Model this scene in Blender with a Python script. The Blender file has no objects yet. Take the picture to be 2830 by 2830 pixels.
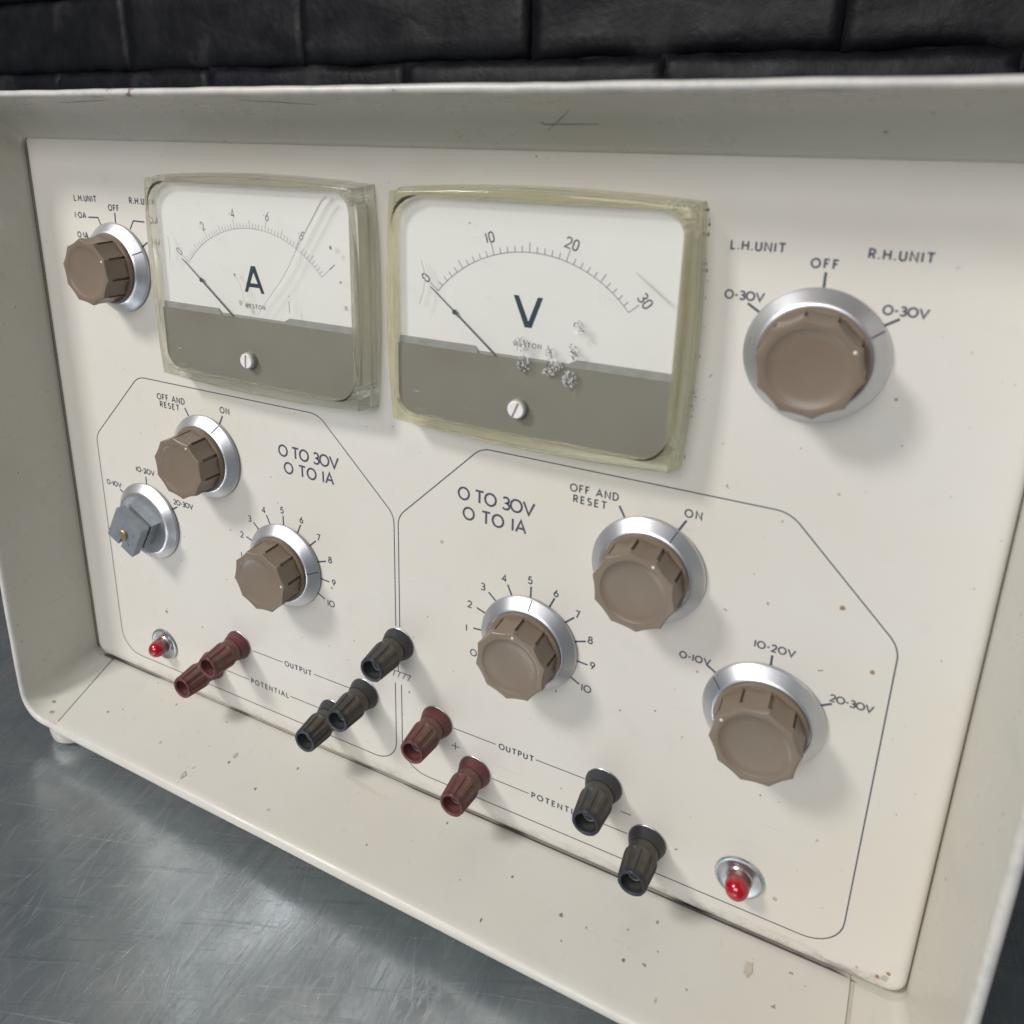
import bpy, bmesh, math, random
from mathutils import Vector, Matrix, noise
R = math.radians
random.seed(7)
SC = bpy.context.scene
COL = SC.collection
MM = 0.001
# ------------------------------------------------------------------ camera
cd = bpy.data.cameras.new("camera"); cam = bpy.data.objects.new("camera", cd); COL.objects.link(cam)
cd.sensor_width = 36.0; cd.lens = 36.0*2177.945/2830.0
cd.shift_x = 0.02181; cd.shift_y = -0.12578
cd.clip_start = 0.01; cd.clip_end = 50
M = Matrix(((0.89132407, -0.14913982, 0.42813398), (0.45293973, 0.25195788, -0.85519754), (0.01967227, 0.95617705, 0.29212747)))
cam.matrix_world = Matrix.Translation((0.152686, -0.228492, 0.253645)) @ M.to_4x4()
cd.dof.use_dof = True; cd.dof.focus_distance = 0.33; cd.dof.aperture_fstop = 14.0
SC.camera = cam
SC.render.resolution_x = 1024; SC.render.resolution_y = 1024
# ------------------------------------------------------------------ light
w = bpy.data.worlds.new("World"); SC.world = w; w.use_nodes = True
bgn = w.node_tree.nodes["Background"]; bgn.inputs[0].default_value = (0.80, 0.88, 1.0, 1); bgn.inputs[1].default_value = 0.10
def area(name, loc, target, sx, sy, power, col):
    l = bpy.data.lights.new(name, 'AREA'); l.shape = 'RECTANGLE'; l.size = sx; l.size_y = sy; l.energy = power; l.color = col
    o = bpy.data.objects.new(name, l); COL.objects.link(o); o.location = loc
    o.rotation_euler = (Vector(target)-Vector(loc)).to_track_quat('-Z', 'Y').to_euler(); return o
area("window_light", (-0.78, -0.95, 1.20), (0, 0, 0.12), 0.28, 0.28, 15.6, (1.0, 0.975, 0.945))
area("front_fill_light", (-0.15, -2.05, 1.05), (0, 0, 0.12), 1.2, 0.9, 27.0, (1.0, 0.985, 0.975))
SC.view_settings.view_transform = 'Standard'; SC.view_settings.look = 'None'; SC.view_settings.exposure = 0.0; SC.view_settings.gamma = 1.0
SC.render.engine = 'CYCLES'
SC.cycles.max_bounces = 14; SC.cycles.transmission_bounces = 14; SC.cycles.diffuse_bounces = 4; SC.cycles.glossy_bounces = 5; SC.cycles.transparent_max_bounces = 16

# ------------------------------------------------------------------ material helpers
class NT:
    def __init__(s, name):
        s.m = bpy.data.materials.new(name); s.m.use_nodes = True; s.t = s.m.node_tree
        s.b = s.t.nodes["Principled BSDF"]; s.tc = s.n('ShaderNodeTexCoord')
    def n(s, typ, **kw):
        nd = s.t.nodes.new(typ)
        for k, v in kw.items():
            if hasattr(nd, k) and k not in nd.inputs.keys(): setattr(nd, k, v)
            else: nd.inputs[k].default_value = v
        return nd
    def l(s, a, b): s.t.links.new(a, b)
    def noise(s, scale, detail=4, rough=.6, vec=None, stretch=None, dist=0):
        nd = s.n('ShaderNodeTexNoise'); nd.inputs['Scale'].default_value = scale; nd.inputs['Detail'].default_value = detail
        nd.inputs['Roughness'].default_value = rough; nd.inputs['Distortion'].default_value = dist
        src = vec or s.tc.outputs['Object']
        if stretch:
            if len(stretch) > 3:
                mr = s.n('ShaderNodeMapping'); mr.inputs['Rotation'].default_value = (0, 0, -stretch[3]); s.l(src, mr.inputs[0]); src = mr.outputs[0]
            mp = s.n('ShaderNodeMapping'); mp.inputs['Scale'].default_value = stretch[:3]
            s.l(src, mp.inputs[0]); src = mp.outputs[0]
        s.l(src, nd.inputs['Vector']); return nd.outputs['Fac']
    def ramp(s, fac, stops):
        r = s.n('ShaderNodeValToRGB'); e = r.color_ramp.elements
        e[0].position, e[0].color = stops[0][0], (*stops[0][1], 1) if len(stops[0][1]) == 3 else stops[0][1]
        e[1].position, e[1].color = stops[-1][0], (*stops[-1][1], 1)
        for p, c in stops[1:-1]:
            x = e.new(p); x.color = (*c, 1)
        s.l(fac, r.inputs[0]); return r.outputs[0]
    def g(s, fac, a, b, va=0., vb=1.):
        r = s.n('ShaderNodeMapRange'); r.inputs[1].default_value = a; r.inputs[2].default_value = b
        r.inputs[3].default_value = va; r.inputs[4].default_value = vb; s.l(fac, r.inputs[0]); return r.outputs[0]
    def mix(s, fac, a, b, mode='MIX'):
        r = s.n('ShaderNodeMix', data_type='RGBA', blend_type=mode)
        for i, v in ((0, fac), (6, a), (7, b)):
            if hasattr(v, 'node'): s.l(v, r.inputs[i])
            elif i == 0: r.inputs[0].default_value = v
            else: r.inputs[i].default_value = (*v, 1)
        return r.outputs[2]
    def math(s, op, a, b=None, c=None):
        r = s.n('ShaderNodeMath', operation=op)
        for i, v in enumerate((a, b, c)):
            if v is None: continue
            if hasattr(v, 'node'): s.l(v, r.inputs[i])
            else: r.inputs[i].default_value = v
        return r.outputs[0]
    def sep(s):
        r = s.n('ShaderNodeSeparateXYZ'); s.l(s.tc.outputs['Object'], r.inputs[0]); return r.outputs
    def bump(s, h, strength=.2, dist=.0005):
        b = s.n('ShaderNodeBump'); b.inputs['Strength'].default_value = strength; b.inputs['Distance'].default_value = dist
        s.l(h, b.inputs['Height']); s.l(b.outputs[0], s.b.inputs['Normal'])
    def set(s, **kw):
        for k, v in kw.items():
            i = s.b.inputs[k.replace('_', ' ')]
            if hasattr(v, 'node'): s.l(v, i)
            elif isinstance(v, tuple) and len(v) == 3 and i.type == 'RGBA': i.default_value = (*v, 1)
            else: i.default_value = v
        return s.m

def paint(name, base, rust_edge=False, rough=.33):
    s = NT(name)
    big = s.noise(9, 4, .6); mid = s.noise(60, 5, .65); fine = s.noise(900, 2, .5); sp = s.noise(330, 2, .5)
    dark = tuple(c*.90 for c in base); warm = (base[0]*.99, base[1]*.955, base[2]*.90)
    c = s.mix(s.g(big, .35, .65), base, warm)
    c = s.mix(s.g(mid, .56, .74, 0, .55), c, dark)
    c = s.mix(s.g(sp, .735, .76, 0, .75), c, (.16, .12, .09))
    scr = s.noise(30, 3, .6, stretch=(1, 1, 22)); scr2 = s.noise(26, 3, .6, stretch=(24, 1, 1))
    c = s.mix(s.g(scr, .70, .73, 0, .18), c, (.30, .27, .23)); c = s.mix(s.g(scr2, .71, .74, 0, .14), c, (.30, .27, .23))
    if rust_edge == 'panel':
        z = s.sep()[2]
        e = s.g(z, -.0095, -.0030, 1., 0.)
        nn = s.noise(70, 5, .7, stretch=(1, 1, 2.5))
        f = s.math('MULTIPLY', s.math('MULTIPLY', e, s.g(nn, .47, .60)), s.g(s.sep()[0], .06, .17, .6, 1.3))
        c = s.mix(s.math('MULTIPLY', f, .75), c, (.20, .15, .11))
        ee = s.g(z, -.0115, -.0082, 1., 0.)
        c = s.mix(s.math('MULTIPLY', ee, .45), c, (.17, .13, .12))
    s.set(Base_Color=c, Roughness=s.g(mid, .3, .7, rough-.05, rough+.13), IOR=1.5)
    s.bump(s.math('ADD', s.math('MULTIPLY', fine, .25), mid), .12, .0003)
    return s.m
CREAM = (.66, .635, .57)
mPanel = paint("panel_cream_paint", (.695, .672, .625), 'panel')
mCase = paint("case_cream_paint", (.575, .565, .512), rough=.28)
mStrip = paint("strip_cream_paint", (.60, .59, .55), rough=.30)

def rimmat():
    s = NT("chipped_rim_paint")
    a = s.noise(120, 6, .7); b = s.noise(45, 4, .7)
    c = s.mix(s.g(a, .45, .60, 0, .6), (.62, .595, .55), (.46, .455, .45))
    c = s.mix(s.g(s.math('MULTIPLY', a, b), .365, .385), c, (.26, .18, .13))
    s.bump(a, .3, .0004)
    return s.set(Base_Color=c, Roughness=.32)
mRim = rimmat()

def simple(name, col, rough=.5, metal=0., **kw):
    s = NT(name); n = s.noise(250, 4, .6)
    c = s.mix(s.g(n, .35, .7), col, tuple(x*.82 for x in col)); s.set(Base_Color=c, Roughness=rough, Metallic=metal, **kw)
    return s.m
mInk = simple("slate_blue_printing_ink", (.075, .083, .120), .5)
mInkF = simple("faded_grey_printing_ink", (.48, .47, .48), .5)
mInkD = simple("dial_dark_printing_ink", (.030, .055, .078), .45)
mInkG = simple("dial_scale_line_ink", (.21, .21, .24), .5)
def cardm():
    s = NT("dial_card_white"); n = s.noise(20, 4, .6)
    return s.set(Base_Color=s.mix(s.g(n, .3, .7), (.84, .835, .81), (.81, .80, .77)), Roughness=.5)
mWhite = cardm()
mVoid = simple("gap_shade_black", (.035, .028, .025), .9)  # near-black colour for shade inside the case and under the skirts
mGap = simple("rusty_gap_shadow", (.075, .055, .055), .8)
mStainB = simple("brown_stain", (.36, .22, .12), .6); mStainD = simple("dark_rust_spot", (.23, .145, .11), .6)
mStainG = simple("grey_smudge", (.50, .455, .38), .6); mScr = simple("dark_scratch", (.25, .225, .19), .6)
mScrL = simple("pale_scratch", (.66, .66, .60), .5)
mPointer = simple("grey_pointer", (.085, .10, .135), .45)
mWDot = simple("cream_paint_dot", (.80, .74, .62), .5)
mGlint = simple("painted_chip_glint", (.85, .84, .80), .25)  # pale colour painting the glints of the chipped window

def alu():
    s = NT("satin_aluminium")
    n = s.noise(420, 3, .6); b = s.noise(60, 4, .6)
    c = s.mix(s.g(b, .3, .7), (.74, .74, .77), (.64, .65, .69))
    c = s.mix(s.g(s.noise(260, 2, .5), .74, .77, 0, .7), c, (.25, .23, .22))
    s.bump(n, .12, .0002)
    return s.set(Base_Color=c, Roughness=s.g(b, .3, .7, .34, .44), Metallic=.94)
mAlu = alu()
mChrome = simple("polished_chrome", (.80, .80, .82), .12, 1.)
mBezel = simple("satin_chrome_bezel", (.58, .60, .62), .28, .9)
mBrass = simple("dull_brass", (.52, .45, .27), .38, .8)
mScrew = simple("nickel_screw_head", (.93, .91, .90), .42, .15)
mSlot = simple("screw_slot_shadow", (.30, .24, .22), .7)
def knobm():
    s = NT("taupe_plastic")
    a = s.noise(35, 4, .6); f = s.noise(1200, 2, .5)
    c = s.mix(s.g(a, .35, .7), (.188, .142, .102), (.212, .166, .124))
    c = s.mix(s.g(s.noise(300, 2, .5), .75, .78, 0, .6), c, (.09, .07, .05))
    s.bump(f, .08, .0002)
    return s.set(Base_Color=c, Roughness=.37, IOR=1.5)
mKnob = knobm()
def bakelite(name, a, b, dust):
    s = NT(name)
    n = s.noise(110, 5, .7); f = s.noise(900, 3, .6)
    c = s.mix(s.g(n, .38, .62), a, b)
    geo = s.n('ShaderNodeNewGeometry'); nx = s.n('ShaderNodeSeparateXYZ'); s.l(geo.outputs['Normal'], nx.inputs[0])
    y = s.sep()[1]
    body = s.math('MULTIPLY', s.g(y, -.0188, -.0172, 0., 1.), s.g(y, -.0062, -.0040, 1., .35))      # the mouth is rubbed clean, the flutes hold dust
    c = s.mix(s.math('MULTIPLY', s.math('MULTIPLY', body, s.g(n, .30, .62)), .62), c, dust)
    s.bump(f, .25, .0003)
    return s.set(Base_Color=c, Roughness=.50, IOR=1.5)
mRed = bakelite("oxblood_bakelite", (.125, .030, .030), (.090, .022, .023), (.185, .108, .082))
mBlack = bakelite("black_bakelite", (.024, .030, .038), (.014, .017, .023), (.120, .098, .064))
def zinc():
    s = NT("cast_zinc"); n = s.noise(230, 6, .7)
    c = s.mix(s.g(n, .35, .65), (.30, .325, .35), (.235, .265, .30)); s.bump(n, .3, .0004)
    return s.set(Base_Color=c, Roughness=.5, Metallic=.45)
mZinc = zinc()
mMask = None
def maskm():
    s = NT("taupe_dial_plate"); n = s.noise(40, 3, .5)
    c = s.mix(s.g(n, .3, .7), (.245, .235, .195), (.225, .205, .17))
    return s.set(Base_Color=c, Roughness=.55)
mMask = maskm()
mMaskE = simple("pale_plate_edge", (.36, .365, .345), .5)
def acryl(name, tint, body, haze_amt):
    s = NT(name); t = s.t; out = t.nodes['Material Output']
    n = s.noise(60, 3, .6); bp = s.n('ShaderNodeBump'); bp.inputs['Strength'].default_value = .03; bp.inputs['Distance'].default_value = .0002; s.l(n, bp.inputs['Height'])
    gl = s.n('ShaderNodeBsdfGlass'); gl.inputs['Color'].default_value = (*tint, 1); gl.inputs['Roughness'].default_value = .04; gl.inputs['IOR'].default_value = 1.49; s.l(bp.outputs[0], gl.inputs['Normal'])
    tr = s.n('ShaderNodeBsdfTransparent'); tr.inputs[0].default_value = (*tint, 1)
    rf = s.n('ShaderNodeBsdfGlossy'); rf.inputs['Roughness'].default_value = .06; s.l(bp.outputs[0], rf.inputs['Normal'])
    fr = s.n('ShaderNodeFresnel'); gg = s.n('ShaderNodeNewGeometry'); s.l(s.g(gg.outputs['Backfacing'], 0, 1, 1.49, 1/1.49), fr.inputs[0])
    m0 = s.n('ShaderNodeMixShader'); s.l(fr.outputs[0], m0.inputs[0]); s.l(tr.outputs[0], m0.inputs[1]); s.l(rf.outputs[0], m0.inputs[2])
    m1 = s.n('ShaderNodeMixShader'); m1.inputs[0].default_value = .72; s.l(m0.outputs[0], m1.inputs[1]); s.l(gl.outputs[0], m1.inputs[2])
    df = s.n('ShaderNodeBsdfDiffuse'); s.l(s.mix(s.g(s.noise(120, 5, .7), .5, .7, 0, .5), body, tuple(q*.75 for q in body)), df.inputs[0])
    scr = s.g(s.noise(60, 5, .7, stretch=(1, 1, 6)), .66, .74, 0, .10)
    tl = s.n('ShaderNodeBsdfTranslucent'); tl.inputs[0].default_value = (*body, 1); md = s.n('ShaderNodeMixShader'); md.inputs[0].default_value = .5; s.l(df.outputs[0], md.inputs[1]); s.l(tl.outputs[0], md.inputs[2])
    m2 = s.n('ShaderNodeMixShader'); s.l(s.math('ADD', scr, haze_amt), m2.inputs[0]); s.l(m1.outputs[0], m2.inputs[1]); s.l(md.outputs[0], m2.inputs[2])
    s.l(m2.outputs[0], out.inputs['Surface']); return s.m
mAcA = acryl("clear_aged_acrylic", (.996, .994, .968), (.97, .955, .80), .05)
mAcV = acryl("yellowed_acrylic", (.996, .992, .935), (1.0, .97, .72), .09)
def pane(name):
    s = NT(name); t = s.t; out = t.nodes['Material Output']
    tr = s.n('ShaderNodeBsdfTransparent'); tr.inputs[0].default_value = (.985, .985, .975, 1)
    gl = s.n('ShaderNodeBsdfGlossy'); gl.inputs['Roughness'].default_value = .03
    fr = s.n('ShaderNodeFresnel'); gg = s.n('ShaderNodeNewGeometry'); s.l(s.g(gg.outputs['Backfacing'], 0, 1, 1.49, 1/1.49), fr.inputs[0])
    mx = s.n('ShaderNodeMixShader'); s.l(s.math('MULTIPLY', fr.outputs[0], .8), mx.inputs[0]); s.l(tr.outputs[0], mx.inputs[1]); s.l(gl.outputs[0], mx.inputs[2])
    df = s.n('ShaderNodeBsdfDiffuse'); df.inputs[0].default_value = (.75, .74, .68, 1)
    n1 = s.noise(45, 4, .65, stretch=(1, 1, 14)); n2 = s.noise(40, 4, .65, stretch=(16, 1, 1, .0)); n3 = s.noise(25, 6, .7)
    f = s.math('ADD', s.math('ADD', s.g(n1, .69, .72, 0, .30), s.g(n2, .70, .73, 0, .25)), s.g(n3, .45, .8, .0, .025))
    m2 = s.n('ShaderNodeMixShader'); s.l(f, m2.inputs[0]); s.l(mx.outputs[0], m2.inputs[1]); s.l(df.outputs[0], m2.inputs[2])
    s.l(m2.outputs[0], out.inputs['Surface']); return s.m
mPane = pane("clear_meter_window")
def lensm():
    s = NT("red_lamp_plastic")
    n = s.noise(500, 3, .6); s.bump(n, .3, .0003)
    y = s.sep()[1]; nn = s.noise(300, 3, .6)
    c = s.mix(s.math('MULTIPLY', s.g(y, -.0058, -.0040, 0., 1.), s.g(nn, .2, .6, .5, .95)), (.50, .006, .022), (.20, .085, .075))
    return s.set(Base_Color=c, Roughness=.2, Transmission_Weight=.25, IOR=1.45, Coat_Weight=.6, Coat_Roughness=.06)
mLens = lensm()
def tablem():
    s = NT("scuffed_zinc_sheet")
    blotch = s.noise(16, 7, .72); b2 = s.noise(55, 6, .75); fine = s.noise(420, 4, .7)
    L = []
    for sc, st, an, lo, hi, wt in ((30, 14, 1.75, .59, .70, .6), (38, 12, 1.45, .58, .70, .6), (26, 18, 2.1, .60, .70, .6), (34, 16, .45, .60, .70, .5), (30, 20, 1.1, .62, .71, .4), (7, 100, .32, .66, .70, 1.), (6, 120, 1.9, .67, .71, .8), (9, 90, 2.6, .67, .71, .7), (70, 6, 1.6, .56, .70, .5)):
        L.append(s.math('MULTIPLY', s.g(s.noise(sc, 5, .62, stretch=(1, st, 1, an)), lo, hi), wt))
    lines = L[0]
    for x in L[1:]: lines = s.math('ADD', lines, x)
    dk = s.math('ADD', s.g(s.noise(18, 6, .7, stretch=(1, 16, 1, 1.65)), .56, .66), s.g(s.noise(14, 6, .7, stretch=(1, 26, 1, .42)), .58, .66))
    c = s.mix(s.g(blotch, .35, .65), (.36, .41, .445), (.50, .54, .55))
    c = s.mix(s.g(b2, .42, .62, 0, .35), c, (.25, .29, .32))
    c = s.mix(s.math('MULTIPLY', lines, .40), c, (.70, .73, .74))
    c = s.mix(s.math('MULTIPLY', dk, .20), c, (.10, .125, .15))
    r = s.math('ADD', s.math('ADD', s.g(blotch, .35, .65, .155, .215), s.g(b2, .4, .65, 0, .08)), s.math('MULTIPLY', lines, .06))
    s.bump(s.math('ADD', s.math('ADD', lines, s.math('MULTIPLY', dk, -.6)), s.math('ADD', s.math('MULTIPLY', b2, 1.2), s.math('MULTIPLY', fine, .4))), .10, .0005)
    return s.set(Base_Color=c, Roughness=r, Metallic=.72)
mTable = tablem()
def brickm(name, k):
    s = NT(name)
    a = s.noise(30, 5, .6); b = s.noise(11, 4, .6); f = s.noise(200, 4, .6)
    c = s.mix(s.g(a, .35, .7), (.010*k, .0108*k, .015*k), (.021*k, .0222*k, .030*k))
    c = s.mix(s.g(s.math('MULTIPLY', a, b), .34, .40, 0, .35), c, (.040, .039, .041))
    s.bump(s.math('ADD', s.math('ADD', a, s.math('MULTIPLY', b, 1.5)), s.math('MULTIPLY', f, .22)), .28, .006)
    return s.set(Base_Color=c, Roughness=s.g(a, .3, .7, .42, .62), IOR=1.45, Specular_IOR_Level=.28)
mBrick = brickm("black_painted_brick", .34); mMortar = brickm("black_painted_mortar", .30)

# ------------------------------------------------------------------ object helpers (all shapes given in millimetres)
WL = {}
def finish(bm, sharp=35, smooth=True):
    bmesh.ops.recalc_face_normals(bm, faces=bm.faces)
    if smooth:
        for f in bm.faces: f.smooth = True
        for e in bm.edges:
            if len(e.link_faces) == 2:
                if e.calc_face_angle(0) > R(sharp): e.smooth = False
            else: e.smooth = False
def mesh(name, bm, mats):
    me = bpy.data.meshes.new(name); bmesh.ops.scale(bm, vec=(MM, MM, MM), verts=bm.verts); bm.to_mesh(me); bm.free()
    for m in (mats if isinstance(mats, (list, tuple)) else [mats]): me.materials.append(m)
    return me
def obj(name, data, parent=None, at=(0, 0, 0), mats=None, sharp=35, smooth=True, rot=None, label=None, kind=None, keep=False):
    if isinstance(data, bmesh.types.BMesh):
        if not keep: finish(data, sharp, smooth)
        data = mesh(name, data, mats)
    o = bpy.data.objects.new(name, data); COL.objects.link(o)
    at = Vector(at); WL[o.name] = at.copy()
    if parent: o.parent = parent; o.location = (at - WL[parent.name])*MM
    else: o.location = at*MM
    if rot: o.rotation_euler = rot
    if label: o['label'] = label
    if kind: o['kind'] = kind
    return o
def empty(name, at, label, cat, group=None):
    o = bpy.data.objects.new(name, None); COL.objects.link(o); o.empty_display_size = .02
    WL[o.name] = Vector(at); o.location = Vector(at)*MM; o['label'] = label; o['category'] = cat
    return o
def loft(bm, loops, cap0=False, cap1=False, closed=True, mi=0):
    rows = [[bm.verts.new(p) for p in lp] for lp in loops]; n = len(rows[0])
    for a, b in zip(rows[:-1], rows[1:]):
        for i in range(n if closed else n-1):
            j = (i+1) % n
            try: f = bm.faces.new((a[i], a[j], b[j], b[i])); f.material_index = mi
            except ValueError: pass
    if cap0: bm.faces.new(rows[0]).material_index = mi
    if cap1: bm.faces.new(rows[-1]).material_index = mi
    return rows
def lathe(prof, n=48, bm=None, mi=0, rf=None, cap=True):       # prof: (r, h), axis -Y
    bm = bm or bmesh.new(); loops = []
    for r, h in prof:
        lp = []
        for i in range(n):
            a = 2*math.pi*i/n; rr = rf(r, h, a) if rf else r
            lp.append((rr*math.sin(a), -h, rr*math.cos(a)))
        loops.append(lp)
    loft(bm, loops, cap and prof[0][0] > .01, cap and prof[-1][0] > .01, mi=mi); return bm
def box(bm, x0, x1, y0, y1, z0, z1, mi=0):
    v = [bm.verts.new(p) for p in ((x0, y0, z0), (x1, y0, z0), (x1, y1, z0), (x0, y1, z0), (x0, y0, z1), (x1, y0, z1), (x1, y1, z1), (x0, y1, z1))]
    for f in ((0, 1, 2, 3), (4, 5, 6, 7), (0, 1, 5, 4), (1, 2, 6, 5), (2, 3, 7, 6), (3, 0, 4, 7)):
        bm.faces.new([v[i] for i in f]).material_index = mi
    return bm
def rrect(x0, x1, z0, z1, r, y, n=8, m=1):
    pts = []
    for cx, cz, a0 in ((x1-r, z1-r, 0), (x0+r, z1-r, 90), (x0+r, z0+r, 180), (x1-r, z0+r, 270)):
        for i in range(n+1):
            a = R(a0+90*i/n); pts.append((cx+r*math.cos(a), y, cz+r*math.sin(a)))
    return pts
def ribbon(bm, pts, wd, y, closed=False):
    n = len(pts)
    if n < 2: return
    P = [Vector(p) for p in pts]; L = []
    for i in range(n):
        a = P[i]-P[i-1] if (i > 0 or closed) else P[1]-P[0]
        b = P[(i+1) % n]-P[i] if (i < n-1 or closed) else P[-1]-P[-2]
        if a.length < 1e-9: a = b
        if b.length < 1e-9: b = a
        a.normalize(); b.normalize(); t = a+b
        t = t.normalized() if t.length > .2 else b
        nrm = Vector((-t.y, t.x)); k = min(1/max(.35, nrm.dot(Vector((-a.y, a.x)))), 2.)
        L.append((P[i]+nrm*wd/2*k, P[i]-nrm*wd/2*k))
    vs = [(bm.verts.new((p.x, y, p.y)), bm.verts.new((q.x, y, q.y))) for p, q in L]
    for i in range(n if closed else n-1):
        j = (i+1) % n
        f = bm.faces.new((vs[i][0], vs[i][1], vs[j][1], vs[j][0]))
        f.normal_update()
        if f.normal.y > 0: f.normal_flip()
# ------------------------------------------------------------------ engraved style stroke letters
def arc(cx, cy, rx, ry, a0, a1, n=18):
    return [(cx+rx*math.cos(R(a0+(a1-a0)*i/n)), cy+ry*math.sin(R(a0+(a1-a0)*i/n))) for i in range(n+1)]
G = {
 'O': (.92, [arc(.46, .5, .46, .5, 90, 450, 32)]), 'I': (.12, [[(.06, 0), (.06, 1)]]), '1': (.14, [[(.07, 0), (.07, 1)]]),
 'L': (.48, [[(.04, 1), (.04, 0), (.48, 0)]]), 'H': (.72, [[(.04, 0), (.04, 1)], [(.68, 0), (.68, 1)], [(.04, .52), (.68, .52)]]),
 'U': (.68, [[(.04, 1), (.04, .34)]+arc(.34, .32, .30, .32, 180, 360)+[(.64, 1)]]),
 'N': (.74, [[(.04, 0), (.04, 1), (.70, 0), (.70, 1)]]), 'T': (.70, [[(0, 1), (.70, 1)], [(.35, 1), (.35, 0)]]),
 'R': (.60, [[(.04, 0), (.04, 1), (.32, 1)]+arc(.32, .74, .24, .26, 90, -90, 10)+[(.04, .48)], [(.28, .48), (.60, 0)]]),
 'F': (.50, [[(.04, 0), (.04, 1), (.50, 1)], [(.04, .54), (.42, .54)]]),
 'E': (.52, [[(.52, 0), (.04, 0), (.04, 1), (.52, 1)], [(.04, .53), (.45, .53)]]),
 'A': (.80, [[(0, 0), (.40, 1), (.80, 0)], [(.14, .34), (.66, .34)]]), 'V': (.88, [[(0, 1), (.44, 0), (.88, 1)]]),
 'W': (1.05, [[(0, 1), (.26, 0), (.52, 1), (.79, 0), (1.05, 1)]]),
 'D': (.72, [[(.04, 0), (.04, 1), (.24, 1)]+arc(.24, .5, .46, .5, 90, -90, 16)+[(.04, 0)]]),
 'S': (.54, [arc(.27, .75, .24, .25, 35, 270, 14)+arc(.27, .25, .26, .25, 90, -145, 14)]),
 'P': (.56, [[(.04, 0), (.04, 1), (.28, 1)]+arc(.28, .73, .26, .27, 90, -90, 10)+[(.04, .46)]]),
 '2': (.60, [arc(.29, .70, .27, .30, 165, -35, 14)+[(.02, 0), (.60, 0)]]),
 '3': (.56, [arc(.28, .76, .25, .24, 150, -90, 14)+arc(.28, .26, .30, .26, 90, -150, 14)[1:]]),
 '4': (.62, [[(.45, 0), (.45, 1), (.02, .28), (.62, .28)]]),
 '5': (.56, [[(.50, 1), (.14, 1), (.08, .56)]+arc(.27, .31, .28, .31, 125, -150, 14)]),
 '6': (.58, [[(.42, 1), (.06, .42)]+arc(.29, .29, .27, .29, 150, 510, 22)]),
 '7': (.54, [[(.02, 1), (.54, 1), (.18, 0)]]),
 '8': (.56, [arc(.28, .76, .21, .23, -90, 270, 20), arc(.28, .27, .27, .27, 90, 450, 22)]),
 '9': (.58, [[(.16, 0), (.52, .58)]+arc(.29, .71, .27, .29, -30, 330, 22)]),
 '.': (.10, [[(.05, -.01), (.05, .13)]]), ':': (.10, [[(.05, .45), (.05, .57)]]), '-': (.36, [[(.02, .46), (.34, .46)]]), ' ': (.30, []),
 'z': (.56, [arc(.28, .72, .26, .28, 0, 180, 10)+arc(.28, .28, .26, .28, 180, 360, 10)+[(.54, .72)]]),
}
def text_bm(s, height, width=None, wd=.45, track=.24, center=False, bm=None, y=-.06, rot=0, off=(0, 0), hs=1.0):
    s = s.replace('0', 'O') if 'z' not in s else s
    base = sum(G[c][0] for c in s)*height*hs; n = len(s)-1
    gap = ((width-base)/n) if (width and n) else track*height
    tot = base+gap*n
    bm = bm or bmesh.new(); x = -tot/2 if center else 0; z0 = -height/2 if center else 0; k = 0
    ca, sa = math.cos(rot), math.sin(rot)
    for c in s:
        for st in G[c][1]:
            pts = [(x+px*height*hs, z0+pz*height) for px, pz in st]
            pts = [(off[0]+px*ca+pz*sa, off[1]-px*sa+pz*ca) for px, pz in pts]
            cl = len(pts) > 12 and (Vector(pts[0])-Vector(pts[-1])).length < 1e-4
            ribbon(bm, pts[:-1] if cl else pts, wd, y-.012*(k % 4), closed=cl); k += 1
        x += G[c][0]*height*hs+gap
    return bm

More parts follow.
